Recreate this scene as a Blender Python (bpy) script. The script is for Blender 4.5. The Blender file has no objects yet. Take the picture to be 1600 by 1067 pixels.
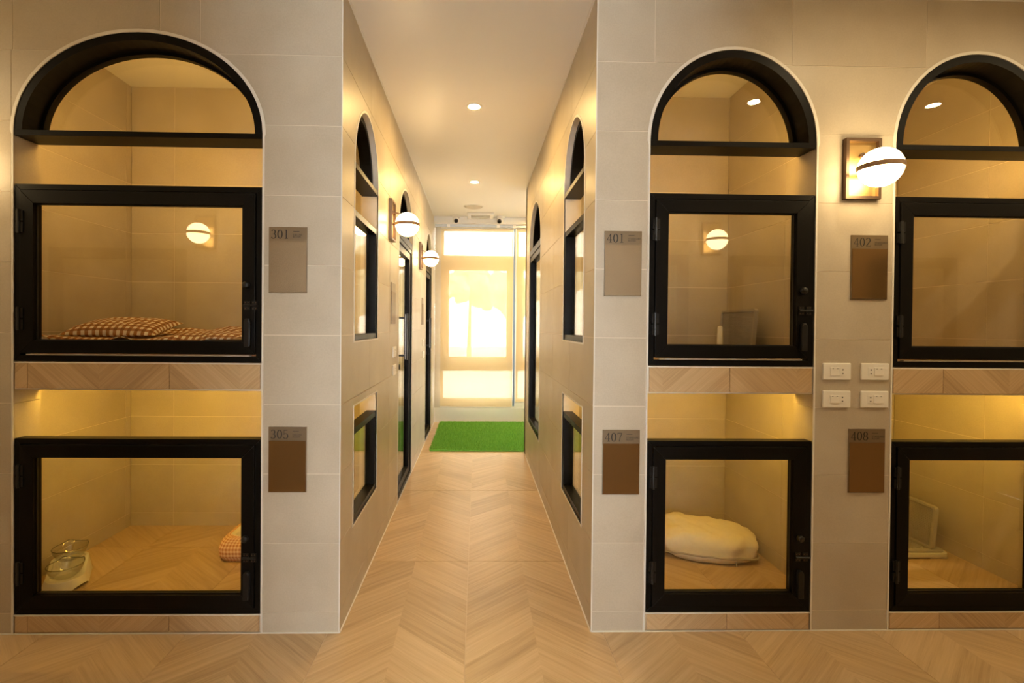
import bpy, bmesh, math, random
from mathutils import Matrix, Vector, noise

# ------------------------------------------------------------------ camera, world, exposure
scene = bpy.context.scene
COL = scene.collection
random.seed(7)
PI = math.pi

F_PX, YAW, PITCH, ROLL = 768.73, 0.0215, -0.0088, 0.0087
cam_d = bpy.data.cameras.new('camera')
cam = bpy.data.objects.new('camera', cam_d)
COL.objects.link(cam)
cam_d.sensor_width = 36.0
cam_d.lens = F_PX / 1600 * 36
cam_d.shift_x = 38.08 / 1600
cam_d.shift_y = -17.39 / 1600
cam_d.clip_start = 0.02
r0 = Vector((math.cos(YAW), -math.sin(YAW), 0)); f0 = Vector((math.sin(YAW), math.cos(YAW), 0)); z0 = Vector((0, 0, 1))
fw = math.cos(PITCH) * f0 + math.sin(PITCH) * z0
u0 = -math.sin(PITCH) * f0 + math.cos(PITCH) * z0
rt = math.cos(ROLL) * r0 + math.sin(ROLL) * u0
up = -math.sin(ROLL) * r0 + math.cos(ROLL) * u0
m = Matrix((rt, up, -fw)).transposed().to_4x4()
m.translation = Vector((0.0374, -2.1365, 1.3366))
cam.matrix_world = m
scene.camera = cam

SKY = 17.0
world = bpy.data.worlds.new('sky')
scene.world = world
world.use_nodes = True
bg = world.node_tree.nodes['Background']
bg.inputs[0].default_value = (0.93, 0.97, 1.0, 1)
bg.inputs[1].default_value = SKY

scene.view_settings.view_transform = 'Standard'
scene.view_settings.look = 'None'
scene.view_settings.exposure = 0.38
scene.view_settings.gamma = 1.0
scene.cycles.use_denoising = True
scene.cycles.max_bounces = 12
scene.cycles.diffuse_bounces = 6
scene.cycles.glossy_bounces = 5
scene.cycles.transparent_max_bounces = 24
scene.cycles.sample_clamp_indirect = 6.0
scene.cycles.caustics_reflective = False
scene.cycles.caustics_refractive = False

LAMP_STRENGTH = 18.0       # opal globes
LED_UP = 112.0             # strips in the upper cabins
LED_LOW = 125.0            # strips in the lower cabins
DOWN = 620.0              # hallway downlights, the reflected ones and the added ones
DOWN_C = 1050.0          # recessed downlights of the corridor

# ------------------------------------------------------------------ materials
def mat(name):
    mm = bpy.data.materials.new(name); mm.use_nodes = True
    nt = mm.node_tree
    return mm, nt, nt.nodes['Principled BSDF']
def nd(nt, typ, **kw):
    n = nt.nodes.new(typ)
    for k, v in kw.items():
        if hasattr(n, k): setattr(n, k, v)
        else: n.inputs[k].default_value = v
    return n
def simple(name, col, rough=0.5, metal=0.0, noise_amt=0.06, scale=30, bump=0.0, coat=0.0, spec=0.5):
    mm, nt, b = mat(name)
    tc = nd(nt, 'ShaderNodeTexCoord')
    nz = nd(nt, 'ShaderNodeTexNoise'); nz.inputs['Scale'].default_value = scale; nz.inputs['Detail'].default_value = 4
    nt.links.new(tc.outputs['Object'], nz.inputs['Vector'])
    mx = nd(nt, 'ShaderNodeMix', data_type='RGBA')
    mx.inputs['A'].default_value = tuple(c * (1 - noise_amt) for c in col) + (1,)
    mx.inputs['B'].default_value = tuple(min(1, c * (1 + noise_amt)) for c in col) + (1,)
    nt.links.new(nz.outputs['Fac'], mx.inputs['Factor'])
    nt.links.new(mx.outputs['Result'], b.inputs['Base Color'])
    b.inputs['Roughness'].default_value = rough
    b.inputs['Metallic'].default_value = metal
    b.inputs['Specular IOR Level'].default_value = spec
    if coat: b.inputs['Coat Weight'].default_value = coat
    if bump:
        bp = nd(nt, 'ShaderNodeBump'); bp.inputs['Strength'].default_value = bump; bp.inputs['Distance'].default_value = 0.002
        nt.links.new(nz.outputs['Fac'], bp.inputs['Height']); nt.links.new(bp.outputs['Normal'], b.inputs['Normal'])
    return mm
def emit(name, col, strength):
    mm, nt, b = mat(name)
    b.inputs['Base Color'].default_value = tuple(col) + (1,)
    b.inputs['Emission Color'].default_value = tuple(col) + (1,)
    b.inputs['Emission Strength'].default_value = strength
    return mm
def tile_mat():
    mm, nt, b = mat('porcelain_tile')
    tc = nd(nt, 'ShaderNodeTexCoord'); oi = nd(nt, 'ShaderNodeObjectInfo')
    add = nd(nt, 'ShaderNodeVectorMath', operation='ADD')
    sc = nd(nt, 'ShaderNodeVectorMath', operation='SCALE'); sc.inputs['Scale'].default_value = 37.0
    cb = nd(nt, 'ShaderNodeCombineXYZ')
    for i in range(3): nt.links.new(oi.outputs['Random'], cb.inputs[i])
    nt.links.new(cb.outputs[0], sc.inputs[0]); nt.links.new(tc.outputs['Object'], add.inputs[0]); nt.links.new(sc.outputs[0], add.inputs[1])
    n1 = nd(nt, 'ShaderNodeTexNoise'); n1.inputs['Scale'].default_value = 4; n1.inputs['Detail'].default_value = 5
    n2 = nd(nt, 'ShaderNodeTexNoise'); n2.inputs['Scale'].default_value = 160; n2.inputs['Detail'].default_value = 2
    nt.links.new(add.outputs[0], n1.inputs['Vector']); nt.links.new(add.outputs[0], n2.inputs['Vector'])
    r = nd(nt, 'ShaderNodeValToRGB')
    r.color_ramp.elements[0].position = 0.3; r.color_ramp.elements[0].color = (0.480, 0.411, 0.315, 1)
    r.color_ramp.elements[1].position = 0.75; r.color_ramp.elements[1].color = (0.566, 0.498, 0.394, 1)
    nt.links.new(n1.outputs['Fac'], r.inputs['Fac'])
    mx = nd(nt, 'ShaderNodeMix', data_type='RGBA', blend_type='MULTIPLY'); mx.inputs['Factor'].default_value = 0.16
    nt.links.new(r.outputs['Color'], mx.inputs['A']); nt.links.new(n2.outputs['Fac'], mx.inputs['B'])
    nt.links.new(mx.outputs['Result'], b.inputs['Base Color'])
    b.inputs['Roughness'].default_value = 0.40
    bp = nd(nt, 'ShaderNodeBump'); bp.inputs['Strength'].default_value = 0.05; bp.inputs['Distance'].default_value = 0.001
    nt.links.new(n2.outputs['Fac'], bp.inputs['Height']); nt.links.new(bp.outputs['Normal'], b.inputs['Normal'])
    return mm
def wood_mat(name, vertical):
    """printed chevron planks: object x runs over the 0.6 m tile width, apex in its middle"""
    mm, nt, b = mat(name)
    tc = nd(nt, 'ShaderNodeTexCoord'); oi = nd(nt, 'ShaderNodeObjectInfo')
    sep = nd(nt, 'ShaderNodeSeparateXYZ'); nt.links.new(tc.outputs['Object'], sep.inputs[0])
    def M(op, a, c=None, d=None):
        n = nd(nt, 'ShaderNodeMath', operation=op)
        for i, v in enumerate((a, c, d)):
            if v is None: continue
            if isinstance(v, (int, float)): n.inputs[i].default_value = v
            else: nt.links.new(v, n.inputs[i])
        return n.outputs[0]
    x = M('ADD', sep.outputs['X'], 6.0); x = M('MODULO', x, 0.6)
    dx = M('SUBTRACT', x, 0.3); side = M('SIGN', dx); ax = M('ABSOLUTE', dx)
    if vertical:
        w = M('SUBTRACT', sep.outputs['Z'], M('MULTIPLY', ax, 0.9)); per = 0.15
    else:
        w = M('ADD', sep.outputs['Y'], M('MULTIPLY', ax, 0.85)); per = 0.15
    wp = M('DIVIDE', M('ADD', w, 30.0), per)
    pid = M('FLOOR', wp); fr = M('FRACT', wp)
    seed = M('ADD', M('MULTIPLY', pid, 7.31), M('MULTIPLY', side, 3.7)); seed = M('ADD', seed, M('MULTIPLY', oi.outputs['Random'], 19.0))
    wn = nd(nt, 'ShaderNodeTexWhiteNoise', noise_dimensions='1D'); nt.links.new(seed, wn.inputs['W'])
    cb = nd(nt, 'ShaderNodeCombineXYZ'); nt.links.new(M('MULTIPLY', w, 26.0 if not vertical else 60.0), cb.inputs[0]); nt.links.new(M('MULTIPLY', ax, 1.6), cb.inputs[1]); nt.links.new(M('MULTIPLY', seed, 1.0), cb.inputs[2])
    g = nd(nt, 'ShaderNodeTexNoise'); g.inputs['Scale'].default_value = 1.6; g.inputs['Detail'].default_value = 6; g.inputs['Roughness'].default_value = 0.62; g.inputs['Distortion'].default_value = 0.35
    nt.links.new(cb.outputs[0], g.inputs['Vector'])
    cb2 = nd(nt, 'ShaderNodeCombineXYZ'); nt.links.new(M('MULTIPLY', w, 170.0), cb2.inputs[0]); nt.links.new(M('MULTIPLY', ax, 5.0), cb2.inputs[1]); nt.links.new(seed, cb2.inputs[2])
    g2 = nd(nt, 'ShaderNodeTexNoise'); g2.inputs['Scale'].default_value = 1.5; g2.inputs['Detail'].default_value = 2
    nt.links.new(cb2.outputs[0], g2.inputs['Vector'])
    r = nd(nt, 'ShaderNodeValToRGB')
    r.color_ramp.elements[0].position = 0.28; r.color_ramp.elements[0].color = (0.36, 0.243, 0.128, 1)
    r.color_ramp.elements[1].position = 0.74; r.color_ramp.elements[1].color = (0.63, 0.46, 0.275, 1)
    e = r.color_ramp.elements.new(0.5); e.color = (0.51, 0.357, 0.198, 1)
    fac = M('ADD', M('MULTIPLY', g.outputs['Fac'], 0.62), M('MULTIPLY', g2.outputs['Fac'], 0.22))
    fac = M('ADD', fac, M('MULTIPLY', wn.outputs['Value'], 0.17))
    nt.links.new(fac, r.inputs['Fac'])
    nt.links.new(r.outputs['Color'], b.inputs['Base Color'])
    b.inputs['Roughness'].default_value = 0.30
    bp = nd(nt, 'ShaderNodeBump'); bp.inputs['Strength'].default_value = 0.08; bp.inputs['Distance'].default_value = 0.001
    nt.links.new(g2.outputs['Fac'], bp.inputs['Height']); nt.links.new(bp.outputs['Normal'], b.inputs['Normal'])
    return mm
def glass_mat(name, tint=(0.96, 0.965, 0.955), r_normal=0.045, rough=0.0):
    mm = bpy.data.materials.new(name); mm.use_nodes = True; nt = mm.node_tree
    nt.nodes.clear()
    out = nd(nt, 'ShaderNodeOutputMaterial'); mix = nd(nt, 'ShaderNodeMixShader')
    tr = nd(nt, 'ShaderNodeBsdfTransparent'); tr.inputs[0].default_value = tint + (1,)
    gl = nd(nt, 'ShaderNodeBsdfGlossy'); gl.inputs['Roughness'].default_value = rough
    geo = nd(nt, 'ShaderNodeNewGeometry')
    dot = nd(nt, 'ShaderNodeVectorMath', operation='DOT_PRODUCT'); nt.links.new(geo.outputs['Normal'], dot.inputs[0]); nt.links.new(geo.outputs['Incoming'], dot.inputs[1])
    def M(op, a, c=None):
        n = nd(nt, 'ShaderNodeMath', operation=op)
        for i, v in enumerate((a, c)):
            if v is None: continue
            if isinstance(v, (int, float)): n.inputs[i].default_value = v
            else: nt.links.new(v, n.inputs[i])
        return n.outputs[0]
    c = M('ABSOLUTE', dot.outputs['Value']); k = M('POWER', M('SUBTRACT', 1.0, c), 5.0)
    f = M('ADD', M('MULTIPLY', k, 1 - r_normal), r_normal)
    nt.links.new(f, mix.inputs[0]); nt.links.new(tr.outputs[0], mix.inputs[1]); nt.links.new(gl.outputs[0], mix.inputs[2]); nt.links.new(mix.outputs[0], out.inputs[0])
    return mm
def blind_mat():
    mm = bpy.data.materials.new('blind_fabric'); mm.use_nodes = True; nt = mm.node_tree
    nt.nodes.clear()
    out = nd(nt, 'ShaderNodeOutputMaterial')
    tr = nd(nt, 'ShaderNodeBsdfTransparent'); tr.inputs[0].default_value = (1.0, 0.95, 0.85, 1)
    tl = nd(nt, 'ShaderNodeBsdfTranslucent'); tl.inputs[0].default_value = (0.80, 0.62, 0.38, 1)
    df = nd(nt, 'ShaderNodeBsdfDiffuse'); df.inputs[0].default_value = (0.72, 0.60, 0.40, 1)
    tc = nd(nt, 'ShaderNodeTexCoord'); wv = nd(nt, 'ShaderNodeTexNoise'); wv.inputs['Scale'].default_value = 300
    nt.links.new(tc.outputs['Object'], wv.inputs['Vector'])
    mr = nd(nt, 'ShaderNodeMapRange'); mr.inputs['To Min'].default_value = 0.26; mr.inputs['To Max'].default_value = 0.34
    nt.links.new(wv.outputs['Fac'], mr.inputs['Value'])
    m1 = nd(nt, 'ShaderNodeMixShader'); m1.inputs[0].default_value = 0.12
    nt.links.new(df.outputs[0], m1.inputs[1]); nt.links.new(tl.outputs[0], m1.inputs[2])
    m2 = nd(nt, 'ShaderNodeMixShader'); nt.links.new(mr.outputs[0], m2.inputs[0])
    nt.links.new(m1.outputs[0], m2.inputs[1]); nt.links.new(tr.outputs[0], m2.inputs[2]); nt.links.new(m2.outputs[0], out.inputs[0])
    return mm
def gingham(name, ca, cb, cmid, size, axes=('X', 'Y')):
    mm, nt, b = mat(name)
    tc = nd(nt, 'ShaderNodeTexCoord'); sep = nd(nt, 'ShaderNodeSeparateXYZ'); nt.links.new(tc.outputs['UV'], sep.inputs[0])
    def M(op, a, c=None):
        n = nd(nt, 'ShaderNodeMath', operation=op)
        for i, v in enumerate((a, c)):
            if v is None: continue
            if isinstance(v, (int, float)): n.inputs[i].default_value = v
            else: nt.links.new(v, n.inputs[i])
        return n.outputs[0]
    s1 = M('GREATER_THAN', M('FRACT', M('DIVIDE', M('ADD', sep.outputs[0], 50.0), size)), 0.5)
    s2 = M('GREATER_THAN', M('FRACT', M('DIVIDE', M('ADD', sep.outputs[1], 50.0), size)), 0.5)
    r = nd(nt, 'ShaderNodeValToRGB'); r.color_ramp.interpolation = 'CONSTANT'
    r.color_ramp.elements[0].position = 0; r.color_ramp.elements[0].color = ca + (1,)
    r.color_ramp.elements[1].position = 0.75; r.color_ramp.elements[1].color = cb + (1,)
    e = r.color_ramp.elements.new(0.25); e.color = cmid + (1,)
    nt.links.new(M('MULTIPLY', M('ADD', s1, s2), 0.5), r.inputs['Fac']); nt.links.new(r.outputs['Color'], b.inputs['Base Color'])
    b.inputs['Roughness'].default_value = 0.9
    return mm

M_TILE = tile_mat()
M_GROUT = simple('grout', (0.74, 0.66, 0.55), 0.8)
M_FLOOR = wood_mat('wood_print_floor', False)
M_STRIP = wood_mat('wood_print_strip', True)
M_FGROUT = simple('floor_grout', (0.60, 0.46, 0.30), 0.7)
M_PAINT = simple('ceiling_paint', (0.78, 0.76, 0.73), 0.33, noise_amt=0.01, scale=3)
M_PLASTER = simple('plaster', (0.70, 0.65, 0.57), 0.6, noise_amt=0.03)
M_TRIM = simple('edge_trim', (0.74, 0.71, 0.66), 0.4, noise_amt=0.02)
M_BLACK = simple('black_aluminium', (0.0055, 0.0046, 0.0040), 0.38, noise_amt=0.15, scale=60, spec=0.10)
M_BLACK2 = simple('black_hardware', (0.010, 0.0095, 0.0095), 0.35, noise_amt=0.1, spec=0.35)
M_GLASS = glass_mat('cabin_glass')
M_WGLASS = glass_mat('window_glass', (0.97, 0.98, 0.98))
M_BOWLGL = glass_mat('bowl_glass', (0.92, 0.925, 0.92), 0.10)
M_RIMGL = glass_mat('bowl_rim_glass', (0.42, 0.43, 0.42), 0.14)
M_BRONZE = simple('bronze', (0.16, 0.105, 0.07), 0.38, 0.85, 0.1)
M_BRASS = simple('brushed_brass', (0.62, 0.42, 0.17), 0.36, 0.95, 0.05, 80)
M_BAND = simple('bronze_band', (0.26, 0.155, 0.085), 0.5, 0.3)
M_PLQ = simple('plaque_header', (0.235, 0.175, 0.11), 0.34, 0.6, 0.06, 200)
M_PLQ_I = simple('plaque_mirror', (0.31, 0.19, 0.08), 0.15, 0.85, 0.08, 300)
M_PLQ_B = simple('plaque_brushed', (0.235, 0.165, 0.095), 0.40, 0.75, 0.35, 520, 0.6)
M_INK = simple('dark_lettering', (0.02, 0.016, 0.012), 0.6)
M_WHITE = simple('white_plastic', (0.80, 0.78, 0.74), 0.35, noise_amt=0.02)
M_HOLE = simple('socket_hole', (0.03, 0.03, 0.03), 0.7)
M_GREY = simple('grey_plastic', (0.36, 0.335, 0.32), 0.5, noise_amt=0.04)
M_LGREY = simple('pale_plastic', (0.62, 0.60, 0.56), 0.5, noise_amt=0.03)
M_CREAM = simple('cream_plush', (0.80, 0.72, 0.55), 0.95, noise_amt=0.08, scale=60, bump=0.6)
M_ZIP = simple('zip_seam', (0.42, 0.37, 0.29), 0.8)
M_PAD = simple('pad_fabric', (0.62, 0.46, 0.36), 0.9, noise_amt=0.05)
M_GING = gingham('brown_gingham', (0.80, 0.74, 0.64), (0.20, 0.075, 0.022), (0.36, 0.17, 0.07), 0.033)
M_GING2 = gingham('orange_gingham', (0.83, 0.60, 0.36), (0.50, 0.20, 0.07), (0.72, 0.41, 0.18), 0.017)
M_BLIND = blind_mat()
M_FRAMEW = simple('window_frame_paint', (0.62, 0.58, 0.50), 0.4)
M_TRACK = simple('blind_track', (0.52, 0.55, 0.58), 0.35, 0.5)
M_CHANNEL = simple('guide_channel', (0.16, 0.21, 0.26), 0.35, 0.5)
M_ALU = simple('aluminium', (0.66, 0.65, 0.63), 0.35, 0.7)
M_GLOBE = emit('opal_globe', (1.0, 0.73, 0.37), LAMP_STRENGTH)
M_LED_U = emit('led_strip_upper', (1.0, 0.57, 0.13), LED_UP)
M_LED_L = emit('led_strip_lower', (1.0, 0.60, 0.09), LED_LOW)
M_DOWN = emit('downlight_lens', (1.0, 0.77, 0.43), DOWN)
M_DOWN_C = emit('corridor_downlight_lens', (1.0, 0.64, 0.23), DOWN_C)
M_GRASS_B = simple('grass_backing', (0.10, 0.30, 0.03), 0.95)
def grass_mat():
    mm, nt, b = mat('grass_blade')
    geo = nd(nt, 'ShaderNodeNewGeometry')
    r = nd(nt, 'ShaderNodeValToRGB')
    r.color_ramp.elements[0].color = (0.10, 0.34, 0.02, 1); r.color_ramp.elements[1].color = (0.33, 0.60, 0.08, 1)
    nt.links.new(geo.outputs['Random Per Island'], r.inputs['Fac']); nt.links.new(r.outputs['Color'], b.inputs['Base Color'])
    b.inputs['Roughness'].default_value = 0.6
    return mm
M_BLADE = grass_mat()
M_LEAF = simple('foliage', (0.42, 0.46, 0.32), 0.9, noise_amt=0.4, scale=6)
M_BARK = simple('bark', (0.16, 0.11, 0.07), 0.9)
M_GROUND = simple('outdoor_paving', (0.42, 0.40, 0.37), 0.9)
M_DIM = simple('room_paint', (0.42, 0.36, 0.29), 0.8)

# ------------------------------------------------------------------ mesh helpers
class MB:
    def __init__(s): s.v = []; s.f = []; s.uv = None
    def add(s, vs, fs):
        o = len(s.v); s.v += [tuple(p) for p in vs]; s.f += [tuple(i + o for i in f) for f in fs]; return s
    def box(s, x0, x1, y0, y1, z0_, z1):
        vs = [(x0,y0,z0_),(x1,y0,z0_),(x1,y1,z0_),(x0,y1,z0_),(x0,y0,z1),(x1,y0,z1),(x1,y1,z1),(x0,y1,z1)]
        return s.add(vs, [(0,3,2,1),(4,5,6,7),(0,1,5,4),(1,2,6,5),(2,3,7,6),(3,0,4,7)])
    def prism(s, poly, P, n0, n1):
        k = len(poly)
        vs = [P(u, v, n0) for u, v in poly] + [P(u, v, n1) for u, v in poly]
        fs = [tuple(range(k))[::-1], tuple(range(k, 2 * k))] + [(i, (i + 1) % k, k + (i + 1) % k, k + i) for i in range(k)]
        return s.add(vs, fs)
    def ring(s, outer, inner, P, n0, n1, closed=True):
        k = len(outer)
        vs = [P(u, v, n0) for u, v in outer] + [P(u, v, n0) for u, v in inner] + [P(u, v, n1) for u, v in outer] + [P(u, v, n1) for u, v in inner]
        fs = []
        for i in range(k if closed else k - 1):
            j = (i + 1) % k
            fs += [(i, j, k + j, k + i), (2*k+i, 3*k+i, 3*k+j, 2*k+j), (i, 2*k+i, 2*k+j, j), (k+i, k+j, 3*k+j, 3*k+i)]
        if not closed:
            for i in (0, k - 1): fs.append((i, k + i, 3*k + i, 2*k + i))
        return s.add(vs, fs)
    def tube(s, a, b, r, n=12, r2=None):
        a = Vector(a); b = Vector(b); d = (b - a).normalized(); r2 = r if r2 is None else r2
        t = Vector((0, 0, 1)) if abs(d.z) < .9 else Vector((1, 0, 0))
        p = d.cross(t).normalized(); q = d.cross(p)
        vs = [a + r * (math.cos(2*PI*i/n) * p + math.sin(2*PI*i/n) * q) for i in range(n)] + [b + r2 * (math.cos(2*PI*i/n) * p + math.sin(2*PI*i/n) * q) for i in range(n)]
        return s.add(vs, [tuple(range(n)), tuple(range(n, 2*n))] + [(i, (i+1) % n, n+(i+1) % n, n+i) for i in range(n)])
    def lathe(s, prof, c=(0,0,0), n=32, axis='z'):
        vs = []; fs = []; k = len(prof)
        for i in range(n):
            a = 2 * PI * i / n
            for r, h in prof:
                p = (r * math.cos(a), r * math.sin(a), h)
                if axis == 'y': p = (p[0], p[2], p[1])
                vs.append((c[0] + p[0], c[1] + p[1], c[2] + p[2]))
        for i in range(n):
            j = (i + 1) % n
            for t in range(k - 1): fs.append((i*k+t, j*k+t, j*k+t+1, i*k+t+1))
        return s.add(vs, fs)
    def build(s, name, material, parent=None, loc=None, smooth=False, label=None, bevel=0):
        me = bpy.data.meshes.new(name)
        o = Vector(loc) if loc is not None else Vector((0, 0, 0))
        me.from_pydata([Vector(p) - o for p in s.v], [], s.f)
        bm = bmesh.new(); bm.from_mesh(me)
        bmesh.ops.remove_doubles(bm, verts=bm.verts, dist=1e-6) if smooth else None
        bmesh.ops.recalc_face_normals(bm, faces=bm.faces)
        bm.to_mesh(me); bm.free()
        me.materials.append(material)
        if smooth:
            for p in me.polygons: p.use_smooth = True
        ob = bpy.data.objects.new(name, me); COL.objects.link(ob)
        ob.location = o
        if parent is not None: ob.parent = parent
        if bevel:
            bv = ob.modifiers.new('bevel', 'BEVEL'); bv.width = bevel; bv.segments = 2; bv.limit_method = 'ANGLE'
        if label: ob['label'] = label
        return ob
def tag(o, label=None, cat=None, group=None, kind=None):
    if label: o['label'] = label
    if cat: o['category'] = cat
    if group: o['group'] = group
    if kind: o['kind'] = kind
    return o
def thing(name, loc, rotz=0.0, **kw):
    o = bpy.data.objects.new(name, None); COL.objects.link(o)
    o.empty_display_size = 0.05
    o.location = loc; o.rotation_euler = (0, 0, rotz)
    return tag(o, **kw)
PXZ = lambda u, v, n: (u, n, v)              # local front panel: u = x, v = z, n = y

# ---- convex polygon clipping
def area(p): return 0.5 * sum(p[i][0]*p[(i+1) % len(p)][1] - p[(i+1) % len(p)][0]*p[i][1] for i in range(len(p)))
def clip(poly, a, b, left=True):
    out = []; sgn = 1 if left else -1
    def sd(p): return sgn * ((b[0]-a[0])*(p[1]-a[1]) - (b[1]-a[1])*(p[0]-a[0]))
    for i in range(len(poly)):
        p, q = poly[i], poly[(i+1) % len(poly)]; s1, s2 = sd(p), sd(q)
        if s1 >= -1e-12: out.append(p)
        if (s1 > 1e-12 and s2 < -1e-12) or (s1 < -1e-12 and s2 > 1e-12):
            t = s1 / (s1 - s2); out.append((p[0]+t*(q[0]-p[0]), p[1]+t*(q[1]-p[1])))
    return out
def subtract(polys, hole):
    res = []
    hb = (min(p[0] for p in hole), max(p[0] for p in hole), min(p[1] for p in hole), max(p[1] for p in hole))
    for poly in polys:
        pb = (min(p[0] for p in poly), max(p[0] for p in poly), min(p[1] for p in poly), max(p[1] for p in poly))
        if pb[1] <= hb[0] or pb[0] >= hb[1] or pb[3] <= hb[2] or pb[2] >= hb[3]: res.append(poly); continue
        rem = poly; outs = []
        for i in range(len(hole)):
            a, b = hole[i], hole[(i+1) % len(hole)]
            o = clip(rem, a, b, False)
            if len(o) >= 3 and abs(area(o)) > 1e-8: outs.append(o)
            rem = clip(rem, a, b, True)
            if len(rem) < 3: break
        if len(rem) < 3 or abs(area(rem)) < 1e-8: res.append(poly)
        else: res += outs
    return res
def rect(u0, u1, v0, v1): return [(u0, v0), (u1, v0), (u1, v1), (u0, v1)]
def arch(u0, u1, v0, vs, vt, n=28, grow=0.0):
    """rectangle from v0 to the spring line vs with a half ellipse up to vt (counter-clockwise)"""
    a = (u1 - u0) / 2 + grow; c = (u0 + u1) / 2; b = vt - vs + grow
    return [(c - a, v0), (c + a, v0)] + [(c + a * math.cos(PI * i / n), vs + b * math.sin(PI * i / n)) for i in range(n + 1)]

GAP = 0.0028
def panel(name, P, ext, holes, rows, joints, thick, label=None, parent=None, tiles=True, cat='wall', mat_core=None, mat_tile=None, core=None):
    """a wall: core with cut openings; every tile a child. P(u, v, n): n = 0 at the tile face, negative into the wall"""
    u0, u1, v0, v1 = ext
    polys = [rect(*(core or ext))]
    for h in holes: polys = subtract(polys, h)
    mb = MB()
    for p in polys: mb.prism(p, P, -thick, -0.0016 if tiles else 0)
    core = mb.build(name, mat_core or M_GROUT)
    tag(core, label, cat, kind='structure')
    if tiles:
        vs = [v0] + [r for r in rows if v0 + .015 < r < v1 - .015] + [v1]
        for i in range(len(vs) - 1):
            js = joints(vs[i] + .01) if callable(joints) else joints
            us = [u0] + sorted(j for j in js if u0 + .02 < j < u1 - .02) + [u1]
            for k in range(len(us) - 1):
                g = GAP / 2
                pl = [rect(us[k] + g, us[k+1] - g, vs[i] + g, vs[i+1] - g)]
                for h in holes: pl = subtract(pl, h)
                if not pl: continue
                # split into connected groups: pieces left and right of an opening are separate tiles
                groups = []
                for q in pl:
                    qs = set((round(a, 5), round(b, 5)) for a, b in q)
                    hit = [gr for gr in groups if len(gr[0] & qs) >= 1]
                    ng = (set(qs), [q])
                    for gr in hit: ng[0].update(gr[0]); ng[1].extend(gr[1]); groups.remove(gr)
                    groups.append(ng)
                for _, qs in groups:
                    if sum(abs(area(q)) for q in qs) < 4e-4: continue
                    t = MB()
                    for q in qs: t.prism(q, P, -0.0016, 0)
                    cu = qs[0][0]; lo = P(cu[0], cu[1], 0)
                    t.build('tile', mat_tile or M_TILE, core, loc=lo)
    return core
def reveal(parent, boxes):
    for b in boxes: MB().box(*b).build('tile', M_TILE, parent, loc=(b[0], b[2], b[4]))
ROWS = [0.09 + 0.3 * i for i in range(10)]
ROWS_LOW = [0.16, 0.46, 0.76]
H = 2.79

# ------------------------------------------------------------------ setting: dimensions
XL, XR = -0.549, 0.548            # corridor faces
WT = 0.13                         # front wall thickness
CT = 0.10                         # corridor wall thickness
CAB_Y = 0.95                      # cabin back wall
YB = 4.68                         # window wall
OPP = -1.80                       # opposite hallway wall
X0, X1 = -3.45, 4.35              # hallway ends
END_Y = -5.0
U301 = (-1.935, -0.888, 2.575)
U401 = (0.786, 1.522, 2.553)
U402 = (1.875, 2.611, 2.555)
SPRING = 2.152

# floor: one slab with the tiles as parts
fl = MB().box(X0, X1, END_Y, YB, -0.12, -0.0015).build('floor', M_FGROUT)
tag(fl, 'wood-look chevron porcelain tile floor running down the hallway and corridor', 'floor', kind='structure')
ftile = {}
def floor_tile(xa, xb, ya, yb, x_org, z1=0.0, th=0.0015, parent=None, y_org=None):
    g = GAP / 2
    key = (round(xa - x_org, 4), round(xb - x_org, 4), round(yb - ya, 4), th)
    if key not in ftile:
        o = MB().box(xa + g, xb - g, ya + g, yb - g, z1 - th, z1).build('tile', M_FLOOR, parent, loc=(x_org, ya, z1))
        ftile[key] = o.data
    else:
        o = bpy.data.objects.new('tile', ftile[key]); COL.objects.link(o); o.location = (x_org, ya, z1); o.parent = parent
    return o
def floor_area(xa, xb, ya, yb, parent, z1=0.0):
    i = math.floor(xa / 0.6 + 1e-6)
    while i * 0.6 < xb - 1e-6:
        a, b = max(xa, i * 0.6), min(xb, i * 0.6 + 0.6)
        j = math.floor((ya - 0.647) / 1.2 + 1e-6)
        while 0.647 + j * 1.2 < yb - 1e-6:
            c, d = max(ya, 0.647 + j * 1.2), min(yb, 0.647 + j * 1.2 + 1.2)
            if b - a > .01 and d - c > .01: floor_tile(a, b, c, d, i * 0.6, z1, parent=parent)
            j += 1
        i += 1
floor_area(-0.6, 0.6, END_Y, YB, fl)
floor_area(X0, -0.6, OPP, 0.0, fl)
floor_area(0.6, X1, OPP, 0.0, fl)
floor_area(0.6, 2.5, 3.09, YB, fl)

# ceiling
c = MB().box(X0 - .12, X1 + .12, END_Y - .12, YB + .2, H, H + 0.12).build('ceiling', M_PAINT)
tag(c, 'smooth off-white painted ceiling with a soft sheen', 'ceiling', kind='structure')

# front walls ---------------------------------------------------------------
PF = lambda u, v, n: (u, -n, v)
def hole_unit(u, g=0.006): return arch(u[0], u[1], -0.01, SPRING, u[2], grow=g)
def jl(v):
    return [-3.15, -2.55, -1.938, -1.324, -1.154] if v > 2.45 else [-3.15, -2.55, -1.945] if v > 2.1 else [-3.15, -2.55, -1.945, -0.88]
def jr(v):
    return [0.802, 1.407, 2.007, 2.61, 3.2, 3.8] if v > 2.45 else [0.777, 1.53, 1.866, 2.62, 3.2, 3.8] if v < 2.1 else [2.9, 3.5]
wl = panel('wall_front_left', PF, (X0, XL, 0, H), [hole_unit(U301)], ROWS, jl, WT, core=(X0, XL - .0016, 0, H), label='beige tiled wall with the tall arched niche of rooms 301 and 305')
wr = panel('wall_front_right', PF, (XR, X1, 0, H), [hole_unit(U401), hole_unit(U402)], ROWS, jr, WT, core=(XR + .0016, X1, 0, H), label='beige tiled wall with the two arched niches of rooms 401 and 402')
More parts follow.
